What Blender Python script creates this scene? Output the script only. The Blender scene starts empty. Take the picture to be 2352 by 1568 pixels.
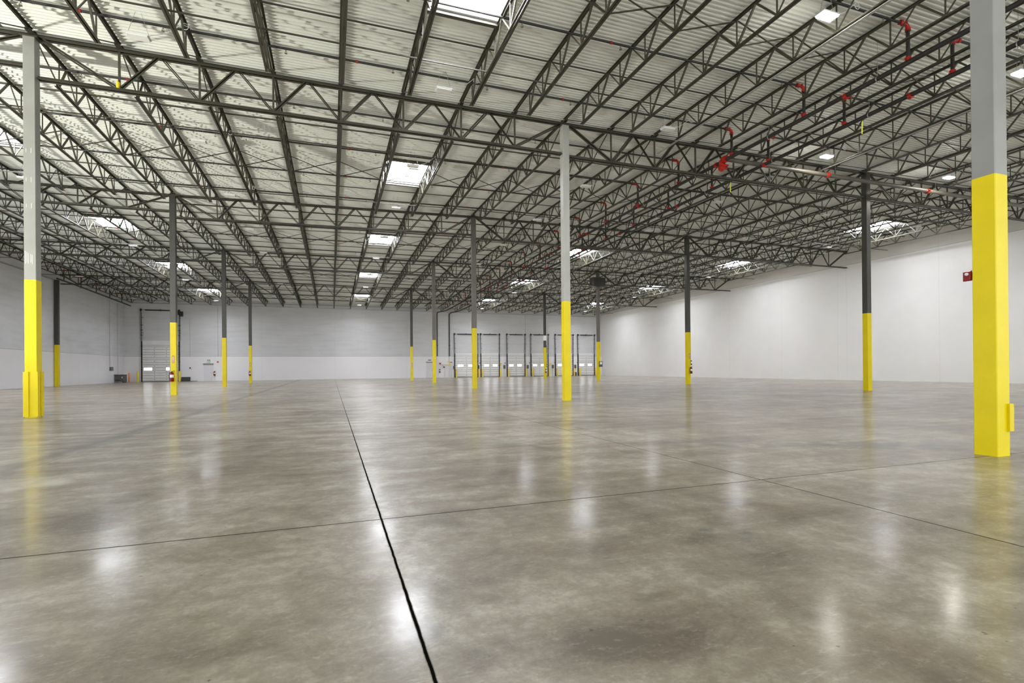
import bpy, math, random
from mathutils import Vector, Matrix
random.seed(7)
S = 1.3                                   # one plan unit = camera height = 1.3 m
C = bpy.context.scene.collection
PI = math.pi

# ------------------------------------------------------------------ plan
SX, SY = 13.186, 10.807
XW, XL, XM, XR, XE = -18.95, -6.306, 6.88, 20.066, 33.35
YR = [3.54, 14.348, 25.155, 35.962, 46.77, 59.0]
JS = SX / 8
YB = -8.0
COLX = [XW, XL, XM, XR, XE]
ZC = [[8.40, 8.50, 8.50, 8.56, 8.58],      # height of the column tops, row by row
      [8.40, 8.51, 8.53, 8.60, 8.64],
      [8.33, 8.42, 8.71, 8.74, 8.74],
      [8.33, 8.48, 8.57, 8.62, 8.70],
      [8.20, 8.30, 8.30, 8.42, 8.50],
      [8.00, 8.04, 8.04, 8.10, 8.15]]
def zc(x, y):
    i = 0
    while i < 3 and x > COLX[i+1]: i += 1
    tx = (x-COLX[i])/(COLX[i+1]-COLX[i])
    j = 0
    while j < 4 and y > YR[j+1]: j += 1
    ty = max(0.0, (y-YR[j])/(YR[j+1]-YR[j]))
    a = ZC[j][i]*(1-tx)+ZC[j][i+1]*tx
    b = ZC[j+1][i]*(1-tx)+ZC[j+1][i+1]*tx
    return a*(1-ty)+b*ty
DECK = 0.225
def zd(x, y): return zc(x, y)+DECK
JX = [XM + JS*k for k in range(-15, 16)]
SKYLIGHTS = []                              # (joist index, bay)
for ji, bays in ((12, (0, 1, 2, 3, 4)), (4, (1, 2, 3, 4)), (20, (2, 3, 4)), (28, (0, 1, 2, 3, 4))):
    for b in bays: SKYLIGHTS.append((ji, b))
def sky_rect(ji, b):
    y0, y1 = YR[b], YR[b+1]
    if b == 4: y1 = y0+SY
    return JX[ji]+.05, JX[ji+1]-.05, y0+.455*(y1-y0), y0+.665*(y1-y0)

# ------------------------------------------------------------------ view culling (what the photo can never see is not built)
YAW, PITCH, ROLL = math.radians(19.51014), math.radians(0.10662), math.radians(-0.49538)
Fv = Vector((math.sin(YAW)*math.cos(PITCH), math.cos(YAW)*math.cos(PITCH), math.sin(PITCH)))
Rv = Vector((math.cos(YAW), -math.sin(YAW), 0)); Uv = Rv.cross(Fv)
Rv, Uv = Rv*math.cos(ROLL)+Uv*math.sin(ROLL), -Rv*math.sin(ROLL)+Uv*math.cos(ROLL)
def seen(x, y, z, m=1.2):
    d = Vector((x, y, z-1)); D = d.dot(Fv)
    if D < .5: return False
    return abs(d.dot(Rv)/D) < 1.006*m and -0.62*m < d.dot(Uv)/D < 0.722*m+.05
def seen_seg(a, b, n=12):
    return any(seen(*[a[k]+(b[k]-a[k])*t/n for k in range(3)]) for t in range(n+1))

# ------------------------------------------------------------------ materials
def srgb(r, g, b):
    f = lambda c: ((c/255+.055)/1.055)**2.4 if c/255 > .04045 else c/255/12.92
    return (f(r), f(g), f(b), 1)
def nmat(name):
    m = bpy.data.materials.new(name); m.use_nodes = True
    return m, m.node_tree.nodes, m.node_tree.links, m.node_tree.nodes['Principled BSDF']
def mat(name, col, rough=.5, metal=0, var=.12, scale=3, spec=.5, bump=0, emit=None, es=0):
    m, N, L, P = nmat(name)
    c = srgb(*col)
    P.inputs['Roughness'].default_value = rough; P.inputs['Metallic'].default_value = metal
    P.inputs['Specular IOR Level'].default_value = spec
    if emit:
        P.inputs['Base Color'].default_value = c
        P.inputs['Emission Color'].default_value = srgb(*emit); P.inputs['Emission Strength'].default_value = es
        return m
    tc = N.new('ShaderNodeTexCoord'); nz = N.new('ShaderNodeTexNoise'); nz.inputs['Scale'].default_value = scale
    nz.inputs['Detail'].default_value = 5
    rp = N.new('ShaderNodeValToRGB')
    rp.color_ramp.elements[0].position = .3; rp.color_ramp.elements[1].position = .7
    rp.color_ramp.elements[0].color = tuple(v*(1-var) for v in c[:3])+(1,)
    rp.color_ramp.elements[1].color = tuple(min(1, v*(1+var)) for v in c[:3])+(1,)
    L.new(tc.outputs['Object'], nz.inputs['Vector']); L.new(nz.outputs['Fac'], rp.inputs['Fac'])
    L.new(rp.outputs['Color'], P.inputs['Base Color'])
    if bump:
        b = N.new('ShaderNodeBump'); b.inputs['Strength'].default_value = bump; b.inputs['Distance'].default_value = .01
        n2 = N.new('ShaderNodeTexNoise'); n2.inputs['Scale'].default_value = 60
        L.new(tc.outputs['Object'], n2.inputs['Vector']); L.new(n2.outputs['Fac'], b.inputs['Height']); L.new(b.outputs['Normal'], P.inputs['Normal'])
    return m
M = {}
M['steel'] = mat('painted_truss_steel', (64, 62, 49), .45, 0, .15, 2)
M['steel_dark'] = mat('dark_girder_steel', (66, 64, 51), .45, 0, .15, 2)
M['col_light'] = mat('light_grey_column_paint', (144, 144, 138), .4, 0, .10, 1.3, bump=.05)
M['col_pale'] = mat('pale_grey_column_paint', (166, 166, 158), .4, 0, .10, 1.3)
M['col_mid'] = mat('mid_grey_column_paint', (98, 92, 85), .4, 0, .12, 1.3)
M['col_dark'] = mat('dark_grey_column_paint', (62, 60, 54), .4, 0, .12, 1.3)
M['yellow'] = mat('safety_yellow_paint', (226, 204, 0), .38, 0, .05, 2, spec=.3, bump=.08)
M['yellow2'] = mat('yellow_bollard_paint', (238, 205, 40), .4, 0, .08, 6)
M['orange'] = mat('orange_bollard_paint', (240, 130, 40), .4)
M['pipe'] = mat('black_steel_pipe', (44, 42, 38), .5, 0, .15, 3)
M['pipe_old'] = mat('feed_pipe_steel', (92, 88, 78), .45, .1, .15, 3)
M['redfit'] = mat('red_pipe_fitting', (172, 30, 16), .4)
M['redext'] = mat('extinguisher_red', (128, 12, 18), .25)
M['black'] = mat('black_rubber_and_metal', (34, 34, 34), .5)
M['brass'] = mat('brass_sprinkler_head', (150, 145, 130), .3, .7)
M['white'] = mat('white_enamel', (226, 226, 224), .4, 0, .03)
M['paper'] = mat('white_label', (235, 235, 230), .6, 0, .02)
M['galv'] = mat('galvanised_conduit', (176, 176, 172), .35, .5, .05)
M['cable'] = mat('white_cable', (225, 225, 220), .5, 0, .02)
M['doorpanel'] = mat('white_door_panel', (232, 231, 228), .42, 0, .05, 1.5)
M['doorline'] = mat('door_section_joint', (112, 112, 112), .6)
M['mandoor'] = mat('white_painted_door', (222, 220, 222), .5, 0, .02)
M['greybox'] = mat('dark_grey_cabinet', (88, 88, 84), .5, 0, .12, 4)
M['dkplate'] = mat('charcoal_grating', (66, 70, 72), .6, 0, .2, 10)
M['tag'] = mat('yellow_ribbon', (226, 232, 70), .6, 0, .03)
M['curb'] = mat('skylight_curb', (190, 190, 192), .5, 0, .05)
M['vent'] = mat('skylight_vent_grey', (120, 120, 120), .6)
M['lamp_off'] = mat('unlit_lamp_lens', (232, 232, 226), .5, 0, .02)
M['lamp_on'] = mat('lit_lamp_lens', (255, 255, 255), emit=(255, 252, 244), es=160)
M['dome'] = mat('skylight_dome', (255, 255, 255), emit=(244, 246, 255), es=46)
M['pane'] = mat('daylight_door_pane', (255, 255, 255), emit=(245, 248, 255), es=5)
M['green'] = mat('green_exit_letters', (70, 160, 90), .5)
M['signwhite'] = mat('pale_green_exit_face', (222, 236, 216), .5, 0, .02)
M['signred'] = mat('red_sign', (176, 40, 40), .5)

def math_node(N, L, op, a, b=None, clamp=False):
    n = N.new('ShaderNodeMath'); n.operation = op; n.use_clamp = clamp
    for i, v in enumerate((a, b)):
        if v is None: continue
        if isinstance(v, (int, float)): n.inputs[i].default_value = v
        else: L.new(v, n.inputs[i])
    return n.outputs[0]
def mixc(N, L, fac, a, b):
    n = N.new('ShaderNodeMix'); n.data_type = 'RGBA'
    if isinstance(fac, (int, float)): n.inputs[0].default_value = fac
    else: L.new(fac, n.inputs[0])
    for i, v in ((6, a), (7, b)):
        if isinstance(v, tuple): n.inputs[i].default_value = v
        else: L.new(v, n.inputs[i])
    return n.outputs[2]
def noise(N, L, vec, scale, detail=4, rough=.5, dist=0, stretch=None):
    if stretch:
        mp = N.new('ShaderNodeMapping'); mp.inputs['Scale'].default_value = stretch[:3]
        if len(stretch) > 3: mp.inputs['Rotation'].default_value = (0, 0, stretch[3])
        L.new(vec, mp.inputs['Vector']); vec = mp.outputs[0]
    n = N.new('ShaderNodeTexNoise'); n.inputs['Scale'].default_value = scale; n.inputs['Detail'].default_value = detail
    n.inputs['Roughness'].default_value = rough; n.inputs['Distortion'].default_value = dist
    L.new(vec, n.inputs['Vector']); return n.outputs['Fac']
def remap(N, L, v, a, b, c=0, d=1):
    n = N.new('ShaderNodeMapRange'); n.clamp = True
    for i, x in enumerate((a, b, c, d)): n.inputs[i+1].default_value = x
    L.new(v, n.inputs[0]); return n.outputs[0]

def floor_material():
    m, N, L, P = nmat('polished_concrete')
    tc = N.new('ShaderNodeTexCoord'); V = tc.outputs['Object']
    sp = N.new('ShaderNodeSeparateXYZ'); L.new(V, sp.inputs[0]); X, Y = sp.outputs[0], sp.outputs[1]
    big = noise(N, L, V, .35, 4, .6, .8); mid = noise(N, L, V, 1.7, 6, .65, .6)
    fine = noise(N, L, V, 38, 6, .7); streak = noise(N, L, V, 1.0, 5, .6, .3, (.35, 2.6, 1, .12))
    tone = math_node(N, L, 'ADD', math_node(N, L, 'MULTIPLY', big, .40), math_node(N, L, 'MULTIPLY', mid, .32))
    tone = math_node(N, L, 'ADD', tone, math_node(N, L, 'MULTIPLY', streak, .16))
    tone = math_node(N, L, 'ADD', tone, math_node(N, L, 'MULTIPLY', fine, .12))
    r = N.new('ShaderNodeValToRGB'); L.new(tone, r.inputs[0])
    e = r.color_ramp.elements; e[0].position = .40; e[0].color = srgb(98, 88, 72); e[1].position = .60; e[1].color = srgb(192, 186, 170)
    x = e.new(.49); x.color = srgb(150, 140, 122)
    warm = noise(N, L, V, .9, 3, .5, 0)
    col = mixc(N, L, remap(N, L, warm, .5, .75, 0, .30), r.outputs[0], srgb(146, 122, 92))
    # dark scrub marks and pale scratches
    sc = noise(N, L, V, 5, 7, .75, 1.2, (1, 1.8, 1, .5))
    gate = noise(N, L, V, .55, 2, .5)
    dk = math_node(N, L, 'MULTIPLY', remap(N, L, sc, .60, .72), remap(N, L, gate, .50, .68))
    col = mixc(N, L, math_node(N, L, 'MULTIPLY', dk, .45), col, srgb(72, 72, 70))
    mo = noise(N, L, V, 7, 8, .75, .4); col = mixc(N, L, remap(N, L, mo, .44, .62, .42, 0), col, srgb(104, 92, 76))
    mo2 = noise(N, L, V, 11, 8, .8, 0, (1, 2.2, 1, 1.1)); col = mixc(N, L, remap(N, L, mo2, .54, .70, 0, .42), col, srgb(196, 194, 182))
    for k, (rot, ph) in enumerate(((.35, 0), (1.9, 40), (-.5, 80))):
        hs = noise(N, L, V, 1.3, 1, .5, .15, (.25, 9, 1, rot)); band = math_node(N, L, 'ABSOLUTE', math_node(N, L, 'SUBTRACT', hs, .5+.02*k))
        g2 = noise(N, L, V, .8, 3, .6, 0, (1, 1, 1, rot+ph))
        f = math_node(N, L, 'MULTIPLY', remap(N, L, band, 0, .006, 1, 0), remap(N, L, g2, .52, .62))
        col = mixc(N, L, math_node(N, L, 'MULTIPLY', f, .22), col, srgb(210, 208, 200) if k != 1 else srgb(80, 74, 66))
    spk = noise(N, L, V, 17, 2, .5); col = mixc(N, L, remap(N, L, spk, .74, .77, 0, .8), col, srgb(60, 58, 54))
    def spot(cx, cy, rx, ry, color, amt, lo=.35, hi=.65, rot=0):
        nonlocal col
        mp = N.new('ShaderNodeMapping'); mp.vector_type = 'TEXTURE'
        mp.inputs['Location'].default_value = (cx*S, cy*S, 0); mp.inputs['Scale'].default_value = (rx*S, ry*S, 1); mp.inputs['Rotation'].default_value = (0, 0, rot)
        L.new(V, mp.inputs['Vector']); ln = N.new('ShaderNodeVectorMath'); ln.operation = 'LENGTH'; L.new(mp.outputs[0], ln.inputs[0])
        d = math_node(N, L, 'ADD', ln.outputs['Value'], math_node(N, L, 'MULTIPLY', math_node(N, L, 'SUBTRACT', mid, .5), 2.2))
        f = remap(N, L, d, lo, 1.0, amt, 0); col = mixc(N, L, f, col, color)
    spot(6.2, 4.6, 1.6, .38, srgb(82, 82, 80), .75, rot=-.35)
    spot(4.6, 5.6, .7, .22, srgb(92, 92, 90), .6, rot=-.3)
    spot(2.15, 2.55, .13, .06, srgb(70, 76, 74), .7); spot(2.34, 2.42, .08, .05, srgb(74, 78, 76), .6)
    spot(-2.40, 5.78, .17, .26, srgb(205, 205, 190), .75, rot=.4); spot(-2.60, 5.55, .10, .12, srgb(205, 205, 198), .6)
    spot(3.2, 5.9, .9, .10, srgb(160, 120, 96), .5, rot=-1.0)
    spot(1.3, 1.9, .12, .05, srgb(70, 64, 54), .35); spot(.35, 1.95, .10, .14, srgb(96, 94, 90), .45)
    # tyre track along the left joint
    xn = math_node(N, L, 'ADD', X, math_node(N, L, 'MULTIPLY', math_node(N, L, 'SUBTRACT', noise(N, L, V, .25, 2), .5), .5))
    tt = remap(N, L, math_node(N, L, 'ABSOLUTE', math_node(N, L, 'ADD', xn, 3.12*S)), 0, .24, 1, 0)
    col = mixc(N, L, math_node(N, L, 'MULTIPLY', tt, math_node(N, L, 'MULTIPLY', remap(N, L, streak, .3, .7, .45, .95), remap(N, L, Y, 4*S, 7*S, 0, 1))), col, srgb(66, 63, 58))
    # saw-cut joints
    wob = math_node(N, L, 'MULTIPLY', math_node(N, L, 'SUBTRACT', noise(N, L, V, 9, 3), .5), .010)
    def cut(axis, pos, w, amt, period=None):
        nonlocal col
        c = math_node(N, L, 'ADD', axis, wob)
        if period:
            c = math_node(N, L, 'SUBTRACT', math_node(N, L, 'WRAP' if False else 'PINGPONG', math_node(N, L, 'SUBTRACT', c, pos*S), period*S/2), 0)
            # pingpong is 0 at every multiple of the period
            d = c
        else: d = math_node(N, L, 'ABSOLUTE', math_node(N, L, 'SUBTRACT', c, pos*S))
        f = remap(N, L, d, w*S*.5, w*S, amt, 0); col = mixc(N, L, f, col, srgb(16, 15, 13)); return f
    j1 = cut(X, .306, .0098, 1.0)
    j2 = cut(X, 3.563, .0095, .97); cut(X, -2.99, .006, .6); cut(X, XM, .004, .45); cut(X, 10.17, .004, .4); cut(X, 13.47, .004, .4)
    j3 = cut(Y, 3.504, .0095, .97); cut(Y, 7.10, .0075, .6); cut(Y, 10.72, .004, .35); cut(Y, 14.35, .004, .35); cut(Y, 17.95, .004, .3)
    j1 = math_node(N, L, 'MAXIMUM', j1, math_node(N, L, 'MAXIMUM', j2, j3))
    L.new(col, P.inputs['Base Color'])
    P.inputs['Roughness'].default_value = .42; L.new(remap(N, L, j1, 0, 1, .5, 0), P.inputs['Specular IOR Level'])
    rg = math_node(N, L, 'ADD', math_node(N, L, 'MULTIPLY', mid, .10), math_node(N, L, 'MULTIPLY', streak, .12))
    L.new(math_node(N, L, 'ADD', rg, .055), P.inputs['Coat Roughness'])
    cw = math_node(N, L, 'SUBTRACT', remap(N, L, streak, .3, .7, .62, .34), math_node(N, L, 'ADD', j1, math_node(N, L, 'MULTIPLY', dk, .3)), True)
    L.new(cw, P.inputs['Coat Weight'])
    b = N.new('ShaderNodeBump'); b.inputs['Strength'].default_value = .05; b.inputs['Distance'].default_value = .01
    L.new(noise(N, L, V, 3.0, 4, .6), b.inputs['Height']); L.new(b.outputs[0], P.inputs['Normal'])
    return m
def wall_material(name, upper, lower, split, marks=True, axis=0, joints=()):
    m, N, L, P = nmat(name)
    tc = N.new('ShaderNodeTexCoord'); V = tc.outputs['Object']
    sp = N.new('ShaderNodeSeparateXYZ'); L.new(V, sp.inputs[0]); Z = sp.outputs[2]
    n1 = noise(N, L, V, .5, 4, .6); ns = noise(N, L, V, 1.0, 3, .5, 0, (.3, .3, 3))
    up = mixc(N, L, remap(N, L, n1, .3, .7), tuple(v*.93 for v in srgb(*upper)[:3])+(1,), srgb(*upper))
    up = mixc(N, L, remap(N, L, ns, .45, .7, 0, .12), up, srgb(120, 120, 116))
    if marks:
        mk = noise(N, L, V, 1.5, 6, .8, .6); g = noise(N, L, V, .13, 2)
        zz = remap(N, L, Z, 2.5*S, 6.5*S, 1, .2)
        f = math_node(N, L, 'MULTIPLY', math_node(N, L, 'MULTIPLY', remap(N, L, mk, .64, .67), zz), remap(N, L, g, .40, .55))
        up = mixc(N, L, math_node(N, L, 'MULTIPLY', f, .7), up, srgb(232, 232, 232))
    lo = mixc(N, L, remap(N, L, n1, .3, .7), tuple(v*.96 for v in srgb(*lower)[:3])+(1,), srgb(*lower))
    if split:
        f = remap(N, L, Z, split*S-.01, split*S+.01); col = mixc(N, L, f, lo, up)
        ln = remap(N, L, math_node(N, L, 'ABSOLUTE', math_node(N, L, 'SUBTRACT', Z, split*S)), .012, .03, .45, 0)
        col = mixc(N, L, ln, col, srgb(110, 110, 110))
    else: col = lo
    for j in joints:
        f = remap(N, L, math_node(N, L, 'ABSOLUTE', math_node(N, L, 'SUBTRACT', sp.outputs[axis], j*S)), .006, .018, .16, 0)
        col = mixc(N, L, f, col, srgb(120, 120, 118))
    L.new(col, P.inputs['Base Color']); P.inputs['Roughness'].default_value = .42; P.inputs['Specular IOR Level'].default_value = .4
    return m
M['floor'] = floor_material()
M['wall_b'] = wall_material('two_tone_painted_concrete', (214, 214, 214), (238, 236, 236), 2.49, joints=(-11.2, -6.9, .35, 3.6, 8.1, 12.6, 23.0))
M['wall_l'] = wall_material('two_tone_left_wall', (226, 227, 229), (240, 239, 240), 2.49, axis=1, joints=(42.0, 49.6, 53.4))  # back wall paint made paler here, standing in for brighter light
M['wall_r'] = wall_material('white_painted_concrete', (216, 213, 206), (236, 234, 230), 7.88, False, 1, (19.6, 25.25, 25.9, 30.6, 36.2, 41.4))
M['deck'] = mat('white_primed_steel_deck', (232, 234, 226), .40, 0, .05, .8)

# ------------------------------------------------------------------ mesh tools (plan units in, metres out)
class MB:
    def __init__(s): s.v = []; s.f = []; s.m = []; s.mi = 0
    def quad(s, *p):
        n = len(s.v); s.v += [tuple(q) for q in p]; s.f.append(tuple(range(n, n+len(p)))); s.m.append(s.mi)
    def box(s, x0, x1, y0, y1, z0, z1):
        n = len(s.v)
        s.v += [(x0,y0,z0),(x1,y0,z0),(x1,y1,z0),(x0,y1,z0),(x0,y0,z1),(x1,y0,z1),(x1,y1,z1),(x0,y1,z1)]
        for f in ((0,3,2,1),(4,5,6,7),(0,1,5,4),(1,2,6,5),(2,3,7,6),(3,0,4,7)): s.f.append(tuple(n+i for i in f)); s.m.append(s.mi)
        return s
    def bar(s, a, b, w, h, up=(0,0,1), off=(0,0)):
        a, b = Vector(a), Vector(b); d = (b-a).normalized(); up = Vector(up)
        if abs(d.dot(up)) > .99: up = Vector((0,1,0))
        r = d.cross(up).normalized(); u = r.cross(d)
        n = len(s.v); o = r*off[0]+u*off[1]
        for p in (a, b):
            for i, j in ((-1,-1),(1,-1),(1,1),(-1,1)): s.v.append(tuple(p+o+r*(i*w/2)+u*(j*h/2)))
        for f in ((0,1,2,3),(7,6,5,4),(0,4,5,1),(1,5,6,2),(2,6,7,3),(3,7,4,0)): s.f.append(tuple(n+i for i in f)); s.m.append(s.mi)
        return s
    def angles(s, a, b, leg, t, gap, up=(0,0,1), flip=False):
        """two steel angles back to back"""
        k = -1 if flip else 1
        for sg in (-1, 1):
            s.bar(a, b, t, leg, up, (sg*(gap/2+t/2), 0))
            s.bar(a, b, leg, t, up, (sg*(gap/2+leg/2), -k*(leg/2-t/2)))
        return s
    def tube(s, pts, r, n=10, caps=True):
        pts = [Vector(p) for p in pts]; rings = []; prev = None
        for i, p in enumerate(pts):
            d = (pts[min(i+1, len(pts)-1)]-pts[max(i-1, 0)]).normalized()
            if prev is None:
                u = Vector((0,0,1)) if abs(d.z) < .9 else Vector((0,1,0))
            else: u = prev
            a = d.cross(u).normalized(); u = a.cross(d).normalized(); prev = u
            base = len(s.v); rr = r[i] if isinstance(r, (list, tuple)) else r
            for k in range(n):
                t = 2*PI*k/n; s.v.append(tuple(p+a*math.cos(t)*rr+u*math.sin(t)*rr))
            rings.append(base)
        for i in range(len(rings)-1):
            A, B = rings[i], rings[i+1]
            for k in range(n):
                q = (k+1) % n; s.f.append((A+k, A+q, B+q, B+k)); s.m.append(s.mi)
        if caps:
            s.f.append(tuple(rings[0]+k for k in reversed(range(n)))); s.m.append(s.mi)
            s.f.append(tuple(rings[-1]+k for k in range(n))); s.m.append(s.mi)
        return s
    def mesh(s, name, mats, smooth=False):
        me = bpy.data.meshes.new(name)
        me.from_pydata([(x*S, y*S, z*S) for x, y, z in s.v], [], s.f)
        for q in (mats if isinstance(mats, (list, tuple)) else [mats]): me.materials.append(M[q])
        if len(me.materials) > 1: me.polygons.foreach_set('material_index', s.m)
        if smooth: me.polygons.foreach_set('use_smooth', [True]*len(me.polygons)); me.set_sharp_from_angle(angle=.7)
        me.update(); return me
def link(name, me, parent=None, loc=(0,0,0), rot=(0,0,0)):
    o = bpy.data.objects.new(name, me); C.objects.link(o)
    o.location = [v*S for v in loc]; o.rotation_euler = rot
    if parent: o.parent = parent
    return o
def put(name, mb, mats, parent=None, loc=(0,0,0), rot=(0,0,0), smooth=False):
    return link(name, mb.mesh(name, mats, smooth), parent, loc, rot)
def tag(o, label, cat, group=None):
    o['label'] = label; o['category'] = cat
    if group: o['group'] = group
    return o
def thing(name, label, cat, loc=(0,0,0), group=None, rot=(0,0,0)):
    o = bpy.data.objects.new(name, None); C.objects.link(o); o.empty_display_size = .2
    o.location = [v*S for v in loc]; o.rotation_euler = rot
    return tag(o, label, cat, group)
def struct(o): o['kind'] = 'structure'; return o
def copy_tree(src, loc, label, group=None):
    r = src.copy(); C.objects.link(r); r.location = [v*S for v in loc]
    r['label'] = label
    if group: r['group'] = group
    for ch in list(src.children):
        c = ch.copy(); C.objects.link(c); c.parent = r
        for g in list(ch.children):
            d = g.copy(); C.objects.link(d); d.parent = c
    return r
ORD = ['first','second','third','fourth','fifth','sixth','seventh','eighth','ninth','tenth','eleventh','twelfth','thirteenth','fourteenth','fifteenth','sixteenth','seventeenth','eighteenth','nineteenth','twentieth','twenty-first','twenty-second']
BAY = ['nearest roof bay', 'bay past the first girder line', 'bay past the second girder line', 'bay past the third girder line', 'farthest bay at the dock wall']

# ------------------------------------------------------------------ shell
struct(put('floor', MB().box(XW-.3, XE+.3, YB-6, 59.3, -.15, 0), 'floor'))
def wall_box(name, x0, x1, y0, y1, z1, mt): return struct(put(name, MB().box(x0, x1, y0, y1, 0, z1), mt))
wl = MB().box(XW-.3, XW, 37.6, 59.3, 0, 9.15)
wl.box(XW-.3, XW, YB, 37.6, 4.6, 9.15)             # openings added out of view to let daylight fill in from the left
for y in (YB, -1.2, 6.4, 14.0, 21.6, 29.2): wl.box(XW-.3, XW, y, y+.8, 0, 4.6)
struct(put('wall_left', wl, 'wall_l'))
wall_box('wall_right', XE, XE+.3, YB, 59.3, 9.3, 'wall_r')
# dock wall: a solid panel wall, doors stand against its inner face
wall_box('wall_back', XW, XE, 59.0, 59.3, 8.7, 'wall_b')

# fluted steel roof deck, ribs running across, with openings for the skylights
def build_deck():
    mb = MB(); xs = [XW+.004]+JX+[XE-.004]
    pitch = .1175; prof = [(0, 0), (.030, 0), (.042, .044), (.105, .044), (.1175, 0)]
    ys = []
    y = YB
    while y < 58.99:
        for dy, dz in prof[:-1]: ys.append((min(y+dy, 58.99), dz))
        y += pitch
    ys.append((58.99, 0))
    holes = {}
    for ji, b in SKYLIGHTS: holes.setdefault(ji+1, []).append(sky_rect(ji, b))
    idx = {}
    for i, x in enumerate(xs):
        for j, (yy, dz) in enumerate(ys):
            idx[i, j] = len(mb.v); mb.v.append((x, yy, zd(x, yy)+dz))
    for i in range(len(xs)-1):
        hs = holes.get(i, [])
        for j in range(len(ys)-1):
            ym = (ys[j][0]+ys[j+1][0])/2
            if any(h[2]-.02 < ym < h[3]+.02 for h in hs): continue
            mb.f.append((idx[i,j], idx[i,j+1], idx[i+1,j+1], idx[i+1,j])); mb.m.append(0)
    struct(put('ceiling', mb, 'deck'))
    # opaque roofing above it, so no daylight leaks through the flutes
    rf = MB()
    for i in range(len(xs)-1):
        hs = sorted(holes.get(i, []), key=lambda h: h[2]); y0 = YB; segs = []
        for h in hs: segs.append((y0, h[2])); y0 = h[3]
        segs.append((y0, 59.0))
        for a, b in segs:
            cuts = [a]+[q for q in YR if a < q < b]+[b]
            for p, q in zip(cuts, cuts[1:]):
                rf.quad((xs[i],p,zd(xs[i],p)+.06),(xs[i],q,zd(xs[i],q)+.06),(xs[i+1],q,zd(xs[i+1],q)+.06),(xs[i+1],p,zd(xs[i+1],p)+.06))
    struct(put('trim_1', rf, 'curb'))
build_deck()
# ledger pipes along the tops of the walls
struct(put('trim_2', MB().bar((XW+.3, 58.96, 7.72), (XE-.05, 58.96, 7.66), .06, .05), 'galv'))
struct(put('trim_3', MB().bar((XW+.06, 30, 7.74), (XW+.06, 45.7, 7.72), .09, .07), 'galv'))
for k, zt in ((4, 7.9), ):
    pass

# ------------------------------------------------------------------ skylights
def skylight_label(ji, b):
    row = {12: 'central row, left of the middle columns', 4: 'far left row', 20: 'row between middle and right columns', 28: 'row beside the white right wall'}[ji]
    first = {12: 0, 4: 1, 20: 2, 28: 0}[ji]
    return 'bright skylight in the %s, %s from the front' % (row, ORD[b-first])
for ji, b in SKYLIGHTS:
    x0, x1, y0, y1 = sky_rect(ji, b)
    cx, cy = (x0+x1)/2, (y0+y1)/2
    if not (seen(cx, cy, 8.8, 1.15) or b == 0): continue
    z = min(zd(x0, cy), zd(x1, cy)); zt = max(zd(x0, cy), zd(x1, cy))+.22
    t = thing('skylight', skylight_label(ji, b), 'skylight', (cx, cy, z), 'roof skylights')
    w, d = (x1-x0)/2, (y1-y0)/2; h = zt-z
    cb = MB()
    cb.box(-w-.04, w+.04, -d-.06, -d, -.02, h); cb.box(-w-.04, w+.04, d, d+.06, -.02, h)
    cb.box(-w-.04, -w, -d, d, -.02, h); cb.box(w, w+.04, -d, d, -.02, h)
    put('curb', cb, 'curb', t)
    for q, (a, c) in enumerate(((-1, -.62), (-.6, .12), (.14, .80), (.82, 1))):
        put('light_panel', MB().box(-w, w, a*d, c*d, h-.03+.012*(q % 2), h), 'dome', t)
    for a in (-.61, .13, .81):
        put('cross_rail', MB().box(-w, w, (a-.012)*d, (a+.012)*d, h-.06, h-.025), 'curb', t)
    for yy in (-d-.16, d+.06):
        put('header_frame', MB().box(-w-.02, w+.02, yy, yy+.10, -.09, -.002), 'steel_dark', t)
    if b in (1, 2) and ji == 12:
        put('vent_slot', MB().box(w*.25, w*.75, d*-.10, d*.02, h-.07, h-.035), 'vent', t)

# ------------------------------------------------------------------ open-web roof joists
def joist_meshes(Ln):
    g = lambda f: f*Ln
    ztop, zbot = .165, -.45
    top = MB().angles((0, .03, ztop), (0, Ln-.03, ztop), .050, .009, .014, flip=True)
    top.box(-.05, .05, 0, .16, .10, .15); top.box(-.05, .05, Ln-.16, Ln, .10, .15)
    bot = MB().angles((0, g(.105), zbot), (0, g(.895), zbot), .050, .009, .014)
    web = MB()
    bn = [.115]+[.1*k for k in range(2, 9)]+[.885]; tn = [.0]+[.05+.1*k for k in range(1, 9)]+[1.0]
    for i, b in enumerate(bn):
        B = (0, g(b), zbot+.01)
        web.bar(B, (0, g(b), ztop-.01), .024, .024)
        a, c = tn[i], tn[i+1]
        wl = .040 if i >= 4 else .024; wr = .040 if i < 5 else .024
        web.bar(B, (0, g(a)+(.08 if a == 0 else .015), ztop-.01), wl, wl); web.bar(B, (0, g(c)-(.08 if c == 1 else .015), ztop-.01), wr, wr)
    return [('top_chord', top.mesh('joist_top_chord', 'steel')), ('bottom_chord', bot.mesh('joist_bottom_chord', 'steel')), ('web', web.mesh('joist_web', 'steel'))]
JM = {b: joist_meshes(YR[b+1]-YR[b]-(.02 if b == 4 else 0)) for b in (1, 4)}
def joist_label(i, b):
    x = JX[i]; k = i-15
    nm = [('left', -8), ('middle', 0), ('right', 8)]
    col, c0 = min(nm, key=lambda t: abs(k-t[1])+ (0.1 if k < t[1] else 0))
    d = k-c0
    if d == 0: s = 'roof joist over the %s column row' % col
    else: s = 'roof joist, %s to the %s of the %s column row' % (ORD[abs(d)-1], 'right' if d > 0 else 'left', col)
    return s + ', ' + ['nearest roof bay', 'bay past first girder', 'bay past second girder', 'bay past third girder', 'last bay'][b]
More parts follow.
